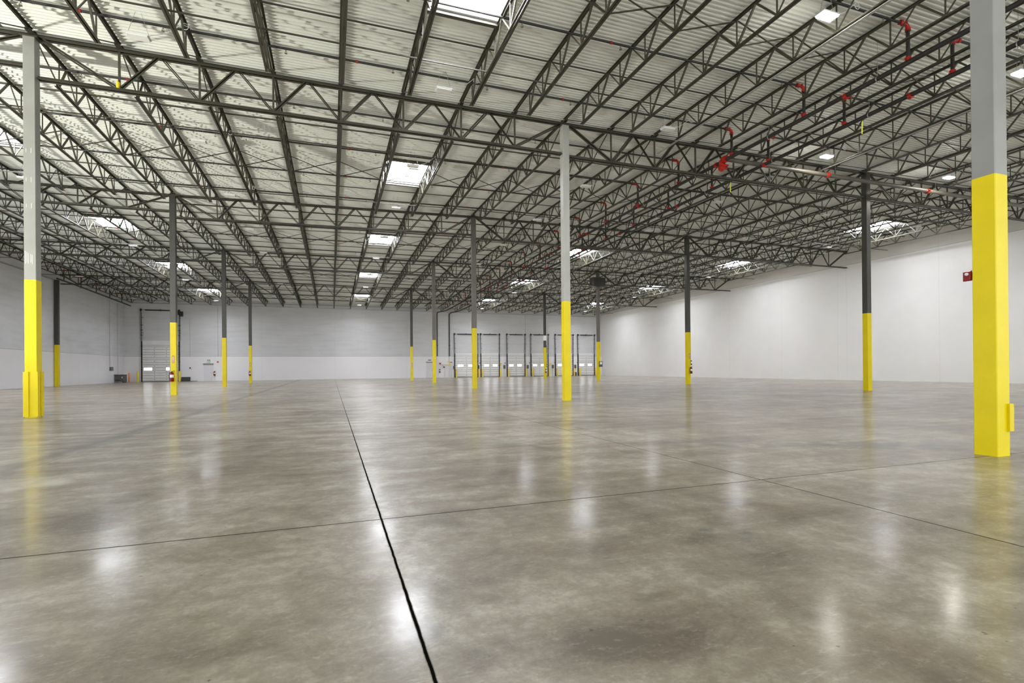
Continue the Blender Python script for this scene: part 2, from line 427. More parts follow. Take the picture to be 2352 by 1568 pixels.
for b in range(5):
    Ln = YR[b+1]-YR[b]
    ms = JM[4] if b == 4 else JM[1]
    for i, x in enumerate(JX):
        za, zb = zc(x, YR[b]), zc(x, YR[b+1])
        if not seen_seg((x, YR[b], za), (x, YR[b+1], zb)): continue
        r = thing('roof_joist', joist_label(i, b), 'roof joist', (x, YR[b], za), 'open-web joists in the ' + BAY[b], (math.atan2(zb-za, Ln), 0, 0))
        for n, me in ms: link(n, me, r)

# joist bridging: thin bars at the quarter points and crossed braces at mid bay
for b in range(5):
    Ln = YR[b+1]-YR[b]
    for fr, word in ((.25, 'front'), (.75, 'rear')):
        y = YR[b]+fr*Ln
        if not any(seen(x, y, 8.6) for x in JX): continue
        t = thing('bridging_bar', 'thin bridging bars crossing the joists, %s half, %s' % (word, BAY[b]), 'bridging bar', (0, y, 0), 'joist bridging bars')
        for nm, dz in (('upper_bar', .135), ('lower_bar', -.42)):
            mb = MB()
            for x0, x1 in zip(COLX, COLX[1:]): mb.bar((x0+.03, 0, zc(x0, y)+dz), (x1-.03 if x1 == XE else x1, 0, zc(x1, y)+dz), .028, .028)
            put(nm, mb, 'steel', t)
    y = YR[b]+.5*Ln
    t = thing('cross_bracing', 'line of crossed braces between joists, %s' % BAY[b], 'cross bracing', (0, y, 0), 'crossed joist braces')
    for x0, x1 in zip(JX, JX[1:]):
        if not seen((x0+x1)/2, y, 8.5, 1.1): continue
        a, c = zc(x0, y), zc(x1, y)
        put('brace', MB().bar((x0+.02, -.02, a+.13), (x1-.02, -.02, c-.42), .022, .022), 'steel', t)
        put('brace', MB().bar((x0+.02, .02, a-.42), (x1-.02, .02, c+.13), .030, .022), 'steel', t)

# ------------------------------------------------------------------ girder trusses
def girder(x0, x1, row, c0, c1, depth, label, wide):
    y = YR[row]; z0, z1 = ZC[row][c0], ZC[row][c1]; Ln = x1-x0
    r = thing('girder_truss', label, 'girder', (x0, y, z0), 'girder trusses of girder line %s' % ORD[row-1], (0, -math.atan2(z1-z0, Ln), 0))
    lt = .055
    put('top_chord', MB().angles((0, 0, .055), (Ln, 0, .055), .085, .012, .03), 'steel_dark', r)
    e0 = .12 if c0 != 0 else .03; e1 = .12 if c1 != 4 else .05
    put('bottom_chord', MB().angles((e0, 0, -depth), (Ln-e1, 0, -depth), .075, .011, .03), 'steel_dark', r)
    n = int(round(Ln/JS)); offs = [ (JX[j]-x0) for j in range(len(JX)) if x0+.3 < JX[j] < x1-.3 ]
    zb, ztp = -depth+.02, .03
    for i, o in enumerate(offs):
        put('vertical_strut', MB().bar((o, 0, zb), (o, 0, ztp), .045, .035), 'steel_dark', r)
        a = .13 if i == 0 else (offs[i-1]+o)/2+.03
        c = Ln-.13 if i == len(offs)-1 else (offs[i+1]+o)/2-.03
        big = .075 if wide else .055
        for (p, th) in ((a, big if i == 0 else (.05 if wide else .035)), (c, big)):
            put('diagonal_strut', MB().bar((o+(.03 if p > o else -.03), 0, zb), (p, 0, ztp), .04, th, (0, 1, 0)) if False else MB().angles((o+(.03 if p > o else -.03), 0, zb), (p, 0, ztp), th*.7, .009, .014, (0, 1, 0)), 'steel_dark', r)
    return r
LINE = ['first', 'second', 'third', 'fourth']
for row in (1, 2, 3, 4):
    d1 = {1: .88, 2: .87, 3: .90, 4: .90}[row]; d2 = {1: .93, 2: 1.05, 3: 1.0, 4: .95}[row]
    for c0, c1, dep, nm in ((0, 1, .63, 'left wall and left column'), (1, 2, d1, 'left and middle columns'), (2, 3, d2, 'middle and right columns'), (3, 4, d2, 'right column and right wall')):
        if not seen_seg((COLX[c0], YR[row], 8.4), (COLX[c1], YR[row], 8.4)): continue
        girder(COLX[c0], COLX[c1]-(.02 if c1 == 4 else 0), row, c0, c1, dep, 'girder truss between %s, %s girder line' % (nm, LINE[row-1]), c0 >= 2)

# ------------------------------------------------------------------ columns
CW = .11
YT = 3.067
def column(x, y, row, ci, shaft, label, top=None, yt=YT):
    t = thing('steel_column', label, 'column', (x, y, 0), 'square steel columns')
    zt = (ZC[row][ci] if top is None else top)-.001
    def sq(h0, h1, w, bev):
        mb = MB(); pts = [(-w+bev,-w),(w-bev,-w),(w,-w+bev),(w,w-bev),(w-bev,w),(-w+bev,w),(-w,w-bev),(-w,-w+bev)]
        n = len(mb.v); mb.v += [(p[0], p[1], h0) for p in pts]+[(p[0], p[1], h1) for p in pts]
        for k in range(8): q = (k+1) % 8; mb.f.append((n+k, n+q, n+8+q, n+8+k)); mb.m.append(0)
        mb.f.append(tuple(n+k for k in reversed(range(8)))); mb.f.append(tuple(n+8+k for k in range(8))); mb.m += [0, 0]
        return mb
    put('yellow_base', sq(0, yt, CW, .008), 'yellow', t)['label'] = 'yellow painted lower part'
    put('shaft', sq(yt, zt, CW-.001, .008), shaft, t)
    put('cap_plate', MB().box(-.16, .16, -.13, .13, zt-.02, zt), 'steel_dark', t)
    return t
cols = {}
for key, a in {
    'M0': (XM, YR[0], 0, 2, 'col_light', 'largest column at the right edge, yellow base with small yellow box'),
    'L1': (XL, YR[1], 1, 1, 'col_light', 'left foreground column with yellow corner guards round its foot'),
    'M1': (XM, YR[1], 1, 2, 'col_pale', 'central column, pale grey above yellow, right of the picture centre'),
    'R1': (XR, YR[1], 1, 3, 'col_dark', 'dark grey and yellow column before the blank white right wall'),
    'L2': (XL, YR[2], 2, 1, 'col_dark', 'column overlapping the tall loading door, fire extinguisher on its base'),
    'M2': (XM, YR[2], 2, 2, 'col_mid', 'column overlapping the leftmost low dock door, right of two thinner ones'),
    'R2': (XR, YR[2], 2, 3, 'col_dark', 'column against the white wall with dark pipe down its side'),
    'L3': (XL, YR[3], 3, 1, 'col_dark', 'left-hand column without extinguisher, right of the small exit door'),
    'M3': (XM, YR[3], 3, 2, 'col_mid', 'column standing before the black riser pipes on the far wall'),
    'R3': (XR, YR[3], 3, 3, 'col_mid', 'column with large dark box at its top and small panel below'),
    'L4': (XL, YR[4], 4, 1, 'col_dark', 'thinnest left-hand column, small extinguisher near its foot'),
    'M4': (XM, YR[4], 4, 2, 'col_dark', 'thinnest column left of the black riser pipes'),
    'R4': (XR, YR[4], 4, 3, 'col_dark', 'thin column before the fourth dock door with white wrap above yellow'),
}.items(): cols[key] = column(*a)
# column against the left wall
wc = thing('wall_column', 'dark column standing against the left wall, yellow lower part', 'column', (XW+.19, 45.9, 0), 'square steel columns')
put('yellow_base', MB().box(-.15, .08, -.12, .12, 0, 3.0), 'yellow', wc)['label'] = 'yellow painted lower part'
put('shaft', MB().box(-.149, .079, -.119, .119, 3.0, 7.72), 'col_dark', wc)
# guards at the foot of L1
for dx, dy in ((-1, -1), (1, -1), (1, 1), (-1, 1)):
    g = MB(); t = .018; o = CW+.004; e = .016
    x0, x1 = sorted((dx*(o+t), dx*.035)); g.box(x0, x1, *sorted((dy*o, dy*(o+t))), .02, 1.02)
    y0, y1 = sorted((dy*(o-.0005), dy*.035)); g.box(*sorted((dx*o, dx*(o+t))), y0, y1, .02, 1.02)
    put('corner_guard', g, 'yellow', cols['L1'])
for zz in (5.95, 5.3, 4.72):
    put('paint_mark', MB().box(-.06, -.054, -CW-.0015, -CW+.001, zz-.05, zz+.03).box(.03, .036, -CW-.0015, -CW+.001, zz-.06, zz+.05), 'paper', cols['L1'])
for k in range(5):
    put('paint_mark', MB().box(-.085+.026*k+(.02 if k > 2 else 0), -.078+.026*k+(.02 if k > 2 else 0), -CW-.0015, -CW+.001, 3.42+.03*(k % 2), 3.70-.02*k), 'paper', cols['L1'])
put('junction_box', MB().box(.055, .128, -.135, -.05, .27, .57), 'yellow', cols['M0'])
# strobe horn on M0
h = thing('alarm_strobe', 'red wall horn strobe on the left side of the largest column', 'alarm', (XM-CW+.040, YR[0]+CW+.05, 2.0))
mb = MB(); mb.box(-.025, 0, -.03, .045, -.05, .05); mb.box(-.012, .03, -.052, -.02, -.04, .04); put('back_box', mb, 'greybox', h)
mb = MB()
n = len(mb.v); mb.v += [(-.020,-.04,-.058),(-.020,.045,-.058),(-.020,.045,.058),(-.020,-.04,.058),(-.042,-.03,-.050),(-.042,.035,-.050),(-.036,.035,.045),(-.036,-.03,.045)]
for f in ((0,1,2,3),(4,7,6,5),(0,4,5,1),(1,5,6,2),(2,6,7,3),(3,7,4,0)): mb.f.append(f); mb.m.append(0)
put('red_cover', mb, 'redext', h)
put('strobe_lens', MB().tube([(-.034, 0, .018), (-.050, 0, .018), (-.056, 0, .018)], [.018, .016, .008], 12), 'white', h, smooth=True)
# dark box round the top of R3
put('heater_box', MB().box(-.55, .50, -.35, .35, 7.45, 8.15), 'col_dark', cols['R3'])
put('wrap', MB().box(-.13, .13, -.13, .13, 3.75, 4.25), 'paper', cols['R4'])
def small_panel(x, y, z, label):
    t = thing('control_panel', label, 'control box', (x, y, z))
    put('enclosure', MB().box(-.15, .15, -.06, 0, -.22, .22), 'greybox', t)
    put('face_plate', MB().box(-.10, .10, -.07, -.06, -.02, .17), 'paper', t)
small_panel(XR+.12, YR[3]-CW, 1.29, 'grey control panel with white face on the column near last door')
# pipe down R2 and R4
for key, r_, word in (('R2', .03, 'column against the white wall'), ('R4', .03, 'thin column before the fourth dock door')):
    c = cols[key]; x, y = c.location.x/S, c.location.y/S
    t = thing('standpipe', 'dark standpipe with fittings fixed to the %s' % word, 'pipe', (x+CW+.036, y-.03, 0))
    put('pipe_run', MB().tube([(0, 0, 1.15), (0, 0, 6.2 if key == 'R2' else 3.3)], r_), 'pipe', t, smooth=True)
    put('valve', MB().box(-.034, .05, -.08, .03, 1.32, 1.39).box(-.034, .06, -.09, .04, 1.12, 1.20), 'black', t)

# ------------------------------------------------------------------ extinguishers
def extinguisher(x, y, z, s, label):
    t = thing('fire_extinguisher', label, 'fire extinguisher', (x, y, z), 'red fire extinguishers')
    R = .062*s; H = .30*s
    put('cylinder', MB().tube([(0,0,0),(0,0,.012*s),(0,0,H),(0,0,H+.03*s),(0,0,H+.05*s)], [R*.9,R,R,R*.7,R*.3], 14), 'redext', t, smooth=True)
    put('label_band', MB().tube([(0,0,H*.50),(0,0,H*.86)], R*1.03, 14, False), 'paper', t, smooth=True)
    put('valve_handle', MB().box(-.015*s,.015*s,-.015*s,.015*s,H+.04*s,H+.08*s).bar((0,0,H+.08*s),(.09*s,-.01,H+.11*s),.02*s,.012*s).bar((0,0,H+.06*s),(.09*s,-.01,H+.06*s),.02*s,.01*s), 'black', t)
    put('hose', MB().tube([(-.01*s,0,H+.06*s),(-.07*s,0,H+.04*s),(-.085*s,0,H*.7),(-.075*s,-.01,H*.25),(-.07*s,-.01,H*.12)], .012*s, 8), 'black', t, smooth=True)
    return t
extinguisher(XL-.035, YR[2]-CW-.075, .575, 1.12, 'red fire extinguisher on the column before the tall door')
extinguisher(XL-.02, YR[4]-CW-.075, .58, 1.05, 'red fire extinguisher on the thinnest left-hand column')
extinguisher(XR+.09, YR[2]-CW-.075, .60, 1.10, 'red fire extinguisher on the column against the white wall')
extinguisher(XR+.03, YR[4]-CW-.075, .54, 1.05, 'red fire extinguisher on the column before the fourth dock door')
extinguisher(11.92, 58.90, .58, 1.15, 'red fire extinguisher on the far wall below the risers')
extinguisher(-11.22, 58.90, .52, 1.25, 'red fire extinguisher on the far wall beside the exit door')
def arrow_sign(x, y, z0, z1, w, label):
    t = thing('extinguisher_sign', label, 'sign', (x, y, (z0+z1)/2)); H = (z1-z0)/2
    put('red_border', MB().box(-w, w, -.006, 0, -H, H), 'signred', t)
    put('white_face', MB().box(-w*.62, w*.62, -.009, -.006, -H*.86, H*.80), 'paper', t)
    a = MB(); a.box(-w*.12, w*.12, -.012, -.009, -H*.45, H*.72)
    a.quad((-w*.45, -.012, -H*.40), (w*.45, -.012, -H*.40), (0, -.012, -H*.80)); put('down_arrow', a, 'signred', t)
arrow_sign(XL, YR[2]-CW-.001, 1.36, 1.66, .036, 'red and white arrow sign above extinguisher, column before tall door')
arrow_sign(XL, YR[4]-CW-.001, 1.33, 1.66, .045, 'red and white arrow sign on the thinnest left-hand column')
arrow_sign(XR+.03, YR[2]-CW-.001, 1.50, 1.79, .045, 'red and white arrow sign on column against the white wall')
arrow_sign(XM, YR[4]-CW-.001, 1.25, 1.55, .04, 'small red and white sign on thinnest column left of the risers')

# ------------------------------------------------------------------ doors in the dock wall
Yw = 59.0
def dock_door(n, x0, x1, ztop, zpan, lines, wins, wz, big=False):
    d = struct(link('door_%d' % n, None, None, ((x0+x1)/2, Yw, 0))); d.empty_display_size = .2
    w = (x1-x0)/2
    put('door_panel', MB().box(-w+.08, w-.08, -.10, -.015, .03, zpan), 'doorpanel', d)
    ls = MB()
    for z in lines: ls.box(-w+.08, w-.08, -.104, -.098, z-.014, z+.014)
    put('panel_joints', ls, 'doorline', d)
    put('bottom_seal', MB().box(-w+.02, w-.02, -.13, -.02, 0, .06), 'black', d)
    hb = MB()
    for z in [ (a+b)/2 for a, b in zip(lines[:-1], lines[1:]) if a-b > .2 ]:
        for u in ((-.33, .30) if big else (0,)): hb.box(u*w-.03, u*w+.03, -.12, -.10, z-.03, z+.03)
    put('latch_plates', hb, 'greybox', d)
    for a, b in wins:
        f = put('window_frame', MB().box(a*w-.03, b*w+.03, -.112, -.10, wz[0]-.03, wz[1]+.03), 'galv', d)
        put('window_pane', MB().box(a*w, b*w, -.118, -.112, wz[0], wz[1]), 'pane', f)
    for sx in (-1, 1):
        tr = MB(); xx = sx*(w-.03)
        tr.box(xx-.045, xx+.045, -.17, -.02, 0, zpan*.98)
        tr.bar((xx, -.10, zpan*.98), (xx+sx*.03, -.12, ztop), .035, .06)
        tr.bar((xx+sx*.09, -.10, zpan), (xx+sx*.11, -.12, ztop), .02, .03)
        for q in range(5 if not big else 8):
            zq = zpan*(.10+.19*q) if q*.19+.1 < 1 else zpan+.5*(q-4)
            tr.box(xx-.065, xx+.065, -.18, -.02, zq, zq+.05)
        for q in range(3): zz = zpan+(ztop-zpan)*(.25+.25*q); tr.box(xx-.02, xx+.13, -.12, -.02, zz, zz+.03)
        put('track', tr, 'black', d)
        put('cable_drum', MB().tube([(sx*(w+.0)-.06, -.18, ztop), (sx*(w+.0)+.06, -.18, ztop)], .11, 12), 'black', d, smooth=True)
        put('lift_cable', MB().bar((sx*(w-.02), -.13, ztop-.05), (sx*(w-.22), -.13, zpan+.05), .010, .010), 'galv', d)
    put('spring_shaft', MB().tube([(-w+.35, -.18, ztop-.02), (w-.35, -.18, ztop-.02)], .058, 10), 'black', d, smooth=True)
    put('shaft_bar', MB().tube([(-w-.12, -.18, ztop), (w+.12, -.18, ztop)], .02, 8).box(-.03, .03, -.26, -.02, ztop-.09, ztop+.09), 'greybox', d)
    return d
LN = [2.62, 2.44, 2.2, 1.9, 1.69, 1.41, 1.15, .89, .66, .375, .16]
XD = [(13.68, 16.56), (16.88, 19.25), (20.21, 22.60), (23.36, 25.72), (26.68, 29.19), (29.87, 32.27)]
WN = [((-.72, -.28), (.16, .60)), ((-.62, -.14), (.30, .75)), ((-.75, -.30), (.16, .60)), ((-.72, -.30), (.16, .62)), ((-.72, -.30), (.16, .62)), ((-.78, -.28), (.20, .66))]
for n, (x0, x1) in enumerate(XD): dock_door(n+2, x0, x1, 5.14+.02*n, 2.87, LN, WN[n], (1.27, 1.50))
LB = [3.58, 3.42, 3.18, 2.88, 2.67, 2.35, 2.17, 1.88, 1.68, 1.40, 1.09, .865, .61, .34, .13]
dock_door(1, -17.49, -14.28, 7.05, 4.04, LB, ((-.88, -.46), (.28, .46)), (1.12, 1.38), True)
mo = thing('door_operator', 'black motor unit at the top right of the tall loading door', 'motor', (-14.12, 58.8, 6.72))
put('motor_body', MB().box(-.14, .16, -.2, .19, -.24, .24), 'black', mo); put('gear_box', MB().box(-.26, -.14, -.12, .1, -.1, .32), 'black', mo)
# personnel doors
def man_door(n, x0, x1, h, sign):
    d = struct(link('door_%d' % n, None, None, ((x0+x1)/2, Yw, 0))); w = (x1-x0)/2
    put('door_leaf', MB().box(-w, w, -.04, -.01, .01, h-.05), 'mandoor', d)
    put('door_frame', MB().box(-w-.05, -w, -.05, 0, 0, h).box(w, w+.05, -.05, 0, 0, h).box(-w-.05, w+.05, -.05, 0, h-.05, h), 'mandoor', d)
    put('drip_head', MB().box(-w-.10, w+.10, -.14, 0, h, h+.06), 'greybox', d)
    put('door_handle', MB().box(w-.14, w-.05, -.08, -.04, .78, .83), 'galv', d)
man_door(8, -12.15, -11.42, 1.70, True)
man_door(9, 10.42, 11.10, 1.80, False)
t = thing('exit_sign', 'pale green exit sign above the small left door', 'sign', (-11.75, 58.97, 1.90))
put('sign_body', MB().box(-.15, .15, -.05, .03, -.10, .16), 'signwhite', t)
for sx in (-1, 1): put('lamp_head', MB().box(sx*.08-.035, sx*.08+.035, -.09, 0, .17, .25), 'greybox', t)
cu = bpy.data.curves.new('exit_text', 'FONT'); cu.body = 'EXIT'; cu.size = .15*S; cu.align_x = 'CENTER'; cu.extrude = .002
ob = bpy.data.objects.new('tmp', cu); C.objects.link(ob); dg = bpy.context.evaluated_depsgraph_get()
me = bpy.data.meshes.new_from_object(ob.evaluated_get(dg)); bpy.data.objects.remove(ob); me.materials.clear(); me.materials.append(M['green'])
link('exit_letters', me, t, (0, -.054, -.02), (PI/2, 0, 0))
# bollards
def bollard(x, y, h, r_, mt, label, sq=False):
    mb = MB()
    if sq: mb.box(-r_, r_, -r_, r_, 0, h)
    else: mb.tube([(0,0,0),(0,0,h-.04),(0,0,h-.01),(0,0,h)], [r_,r_,r_*.75,r_*.3], 14)
    tag(put('bollard', mb, mt, None, (x, y, 0), smooth=not sq), label, 'bollard', 'door guard posts')
for n, (x0, x1) in enumerate(XD):
    bollard(x0+.16, 58.62, 1.0, .085, 'yellow2', 'yellow guard post at the left edge of the %s low dock door' % ORD[n])
    bollard(x1+.03, 58.62, 1.0, .085, 'yellow2', 'yellow guard post at the right edge of the %s low dock door' % ORD[n])
bollard(-17.72, 58.6, 1.02, .085, 'yellow2', 'yellow guard post left of the tall loading door')
bollard(-14.22, 58.6, 1.02, .085, 'yellow2', 'yellow guard post right of the tall loading door')
bollard(-18.1, 57.6, .90, .06, 'orange', 'slim orange post beside the grey cabinet in the left corner')
# controls between the doors
for n, (x, xn) in enumerate(((16.60, 'first'), (19.90, 'second'), (22.97, 'third'), (26.37, 'fourth'), (29.52, 'fifth'))):
    t = thing('dock_control', 'dark dock control box right of the %s low door' % xn, 'control box', (x, 58.999, 1.22), 'dock control boxes')
    put('enclosure', MB().box(-.12, .12, -.09, 0, -.24, .20), 'greybox', t)
    put('conduit_drop', MB().bar((-.05, -.03, -.24), (-.05, -.03, -1.219), .025, .025), 'galv', t)
    l = thing('dock_light', 'yellow swing-arm dock light right of the %s low door' % xn, 'light', (x-.35 if n != 1 else x-.45, 58.999, 1.62), 'dock swing lights')
    put('arm', MB().bar((-.02, -.03, 0), (.02, -.45, -.02), .03, .03).bar((.02, -.45, -.02), (.35, -.60, .08), .025, .025), 'yellow2', l)
    put('lamp_head', MB().tube([(.33, -.60, .08), (.42, -.62, .04)], [.05, .07], 10), 'black', l)
    put('mount', MB().box(-.06, .04, -.05, 0, -.30, .06), 'yellow2', l)
# riser pipes
for x, n in ((11.63, 'left'), (13.08, 'right')):
    t = thing('riser_pipe', 'black sprinkler riser on the far wall, %s one of the pair' % n, 'pipe', (x, 58.86, 0))
    put('upper_pipe', MB().tube([(0, 0, 2.50), (0, 0, 7.45), (.03 if n == 'left' else .2, -.15, 7.62)], .058, 10), 'pipe', t, smooth=True)
    put('lower_pipe', MB().tube([(0, 0, 0), (0, 0, 2.50)], .035, 10), 'white', t, smooth=True)
    put('coupling', MB().tube([(0, 0, 3.72), (0, 0, 3.80)], .09, 10), 'pipe', t, smooth=True)
t = thing('valve_assembly', 'sprinkler valve pipework with yellow wheels below the riser pipes', 'valve', (13.0, 58.8, 0))
put('cross_pipe', MB().tube([(-1.1, 0, 1.53), (.05, 0, 1.50)], .03, 8), 'galv', t)
put('hand_wheel', MB().tube([(0, -.12, 1.50), (0, -.15, 1.50)], .11, 14), 'yellow2', t); put('hand_wheel', MB().tube([(.12, -.1, 1.80), (.12, -.13, 1.80)], .09, 14), 'yellow2', t)
put('hand_wheel', MB().tube([(-.15, -.1, 1.82), (-.15, -.13, 1.82)], .08, 14), 'yellow2', t)
put('red_valve', MB().box(-1.16, -.98, -.08, .04, 1.55, 1.75), 'signred', t)
put('gauge', MB().tube([(.28, -.08, 1.78), (.28, -.12, 1.78)], .06, 12), 'black', t); put('bell', MB().tube([(-.58, .05, 1.23), (-.58, .14, 1.23)], .085, 14), 'black', t)
put('test_pipe', MB().tube([(-.5, .1, 1.2), (-.5, .1, .1)], .015, 8).tube([(.26, .1, 1.4), (.26, .1, .05)], .015, 8), 'galv', t)
put('drain_valve', MB().box(.52, .70, -.05, .15, 1.0, 1.35), 'greybox', t)
tag(put('wall_sign', MB().box(-.19, .19, -.02, 0, -.05, .05), 'greybox', None, (10.75, 58.999, 2.05)), 'small dark strip sign above the hidden door left of risers', 'sign')
# conduits on walls
for x, y, a, b, lab in ((-10.92, 58.983, 2.5, 7.75, 'thin vertical conduit on the far wall above the exit door'), (25.3-2.6, 58.983, 5.3, 7.7, 'thin vertical conduit between third and fourth low dock doors'), (28.9, 58.983, 5.3, 7.7, 'thin vertical conduit above the fifth low dock door'), (-13.4, 58.983, 2.5, 6.3, 'thin conduit right of the tall loading door')):
    tag(put('conduit', MB().tube([(0, 0, a), (0, 0, b)], .018, 8), 'galv', None, (x, y, 0)), lab, 'conduit', 'wall conduits')
for y, lab in ((55.6, 'front'), (57.4, 'rear')):
    tag(put('conduit', MB().tube([(0, 0, 1.45 if lab == 'front' else .1), (0, 0, 7.5)], .022, 8), 'galv', None, (XW+.03, y, 0)), 'thin conduit up the left wall near the corner, %s one' % lab, 'conduit', 'wall conduits')
tag(put('alarm_bell', MB().tube([(0, 0, 0), (0, -.08, 0)], .08, 12), 'signred', None, (-10.94, 58.999, 1.93)), 'small dark red alarm on the wall right of exit sign', 'alarm')
tag(put('push_button', MB().box(-.05, .05, -.05, 0, -.07, .07), 'black', None, (-13.4, 58.999, 1.33)), 'small black push button right of the tall loading door', 'switch')
t = thing('disconnect_box', 'grey electrical disconnect on the left wall near the corner', 'electrical box', (XW+.001, 55.8, 1.27))
put('enclosure', MB().box(0, .14, -.25, .25, -.16, .18), 'greybox', t); put('cord', MB().tube([(.08, 0, -.16), (.1, -.35, -.6), (.12, -.3, -1.0), (.3, .2, -1.22), (.45, .7, -1.20)], .014, 6), 'cable', t)
t = thing('battery_charger', 'dark grey cabinet standing on the floor in the left corner', 'cabinet', (XW+.40, 57.0, 0))
put('cabinet_body', MB().box(-.36, .33, -.4, .4, .06, .68), 'greybox', t); put('top_lid', MB().box(-.38, .35, -.42, .42, .68, .74), 'black', t)
put('louvre', MB().box(-.30, .05, -.41, -.40, .18, .26), 'black', t); put('badge', MB().box(.18, .25, -.41, -.40, .42, .55), 'paper', t)
put('foot', MB().box(-.34, -.22, -.3, .3, 0, .06), 'black', t); put('foot', MB().box(.20, .32, -.3, .3, 0, .06), 'black', t)
t = thing('floor_grate', 'charcoal ribbed plate leaning against the wall right of tall door', 'grate', (-13.75, 58.8, 0), None, (math.radians(-18), 0, 0))
g = MB(); g.box(-.40, .40, -.03, 0, 0, .45); put('plate', g, 'dkplate', t)
g = MB()
for k in range(9): g.box(-.39, .39, -.038, -.03, .02+.05*k, .035+.05*k)
put('ribs', g, 'black', t)
tag(put('dock_plate', MB().box(-.30, .30, -.15, .15, 0, .035), 'black', None, (-13.0, 58.6, 0)), 'flat dark plate lying on the floor beside the leaning grate', 'plate')
t = thing('ladder_rack', 'small dark stand on the floor right of the fifth dock door', 'stand', (29.42, 58.7, 0))
put('frame', MB().box(-.10, -.06, -.1, .1, 0, .42).box(.06, .10, -.1, .1, 0, .42).box(-.10, .10, -.1, .1, .40, .46).box(-.1, .1, -.1, .1, .02, .08), 'black', t)

# ------------------------------------------------------------------ sprinkler pipes
def head_mesh():
    mb = MB(); mb.tube([(0,0,-.02),(0,0,-.055)], .012, 8); mb.bar((-.012,0,-.055),(-.026,0,-.085),.008,.008); mb.bar((.012,0,-.055),(.026,0,-.085),.008,.008)
    mb.tube([(0,0,-.085),(0,0,-.100),(0,0,-.106)], [.012,.030,.034], 10); return mb.mesh('sprinkler_head', 'brass')
def coup_mesh(r_, w=.05):
    mb = MB(); mb.tube([(-w/2,0,0),(w/2,0,0)], r_*1.3, 10); mb.box(-w*.35, w*.35, -r_*1.7, r_*1.7, -r_*.3, r_*.3); return mb
HM = head_mesh(); CM = coup_mesh(.028).mesh('pipe_coupling', 'redfit')
X1, X2, ZM = 12.33, 13.87, 7.82
def branch(y, k, side):
    xa, xb = (XW+.25, X1-.22) if side == 'left' else (X2+.02, XE-.3)
    lo = [x for x in COLX if xa < x < xb]; px = [xa]+lo+[xb]
    if not any(seen(xa+(xb-xa)*q/20, y, 8.6, 1.1) for q in range(21)): return
    zp = lambda x: zd(x, y)-.075
    t = thing('sprinkler_pipe', 'dark sprinkler branch pipe %s of the twin mains, %s from the front' % (side, ORD[k]), 'pipe', (0, y, 0), 'sprinkler branch pipes')
    put('pipe_run', MB().tube([(x, 0, zp(x)) for x in px], .028, 8), 'pipe', t, smooth=True)
    ex = X1 if side == 'left' else X2; zt = zp(ex)
    e = MB(); s = -1 if side == 'left' else 1
    pts = [(ex+s*.24, 0, zt)]+[(ex+s*(.10-.10*math.sin(a*PI/8)), 0, zt-.10+.10*math.cos(a*PI/8)) for a in range(5)]
    e.tube(pts, .042, 10); e.tube([(ex, 0, zt-.09), (ex, 0, zt-.15)], .058, 10); e.tube([(ex+s*.20, 0, zt), (ex+s*.26, 0, zt)], .055, 10)
    e.bar((ex+s*.12, -.07, zt), (ex+s*.12, .07, zt), .03, .04)
    put('elbow', e, 'redfit', t, smooth=True)
    put('drop_pipe', MB().tube([(ex, 0, zt-.12), (ex, 0, ZM+.08)], .040, 10), 'pipe', t, smooth=True)
    put('tee_cap', MB().tube([(ex, 0, ZM+.05), (ex, 0, ZM+.13)], .062, 10).box(ex-.09, ex+.09, -.02, .02, ZM+.07, ZM+.11), 'redfit', t, smooth=True)
    if y < 38:
        n = 0; x = -5.97-2.5*5
        while x < xb-.3:
            if x > xa+.3 and seen(x, y, 8.6, 1.05): link('sprinkler_head', HM, t, (x, 0, zp(x)-.01)); n += 1
            x += 2.5
        x = .65-5.63*4
        while x < xb-.3:
            if x > xa+.3 and seen(x, y, 8.6, 1.05): link('coupling', CM, t, (x, 0, zp(x)))
            x += 5.63
ybr = [13.2+2.69*k for k in range(-2, 17)]
for k, y in enumerate(ybr):
    branch(y, k, 'left'); branch(y, k, 'right')
CMM = coup_mesh(.062, .08).mesh('main_coupling', 'redfit')
def hanger(mb, x, y, z, r_, zt):
    mb.bar((x, y, z+r_), (x, y, zt), .008, .008)
    for a in range(12):
        p = a*PI/6; q = p+PI/6; R = r_+.014
        mb.bar((x+R*math.cos(p), y, z+R*math.sin(p)), (x+R*math.cos(q), y, z+R*math.sin(q)), .022, .008)
for X, wx, lab in ((X1, 11.66, 'left'), (X2, 13.28, 'right')):
    t = thing('sprinkler_main', 'long black sprinkler main running away under the joists, %s of the pair' % lab, 'pipe', (0, 0, 0))
    put('pipe_run', MB().tube([(X, 4.2, ZM+.02), (X, 25, ZM+.0), (X, 50, ZM-.15), (X, 57, ZM-.17), (wx, 58.7, ZM-.2)], .057, 12), 'pipe', t, smooth=True)
    y = 5.3 if X == X1 else 6.6
    while y < 40:
        hg = MB(); hanger(hg, X, y, ZM, .057, zd(X, y)); put('hanger', hg, 'galv', t); y += 3.2
    y = 9.3 if X == X1 else 8.75
    n = 0
    while y < 45:
        l = link('coupling', CMM, t, (X, y, ZM), (0, 0, PI/2)); y += 4.6
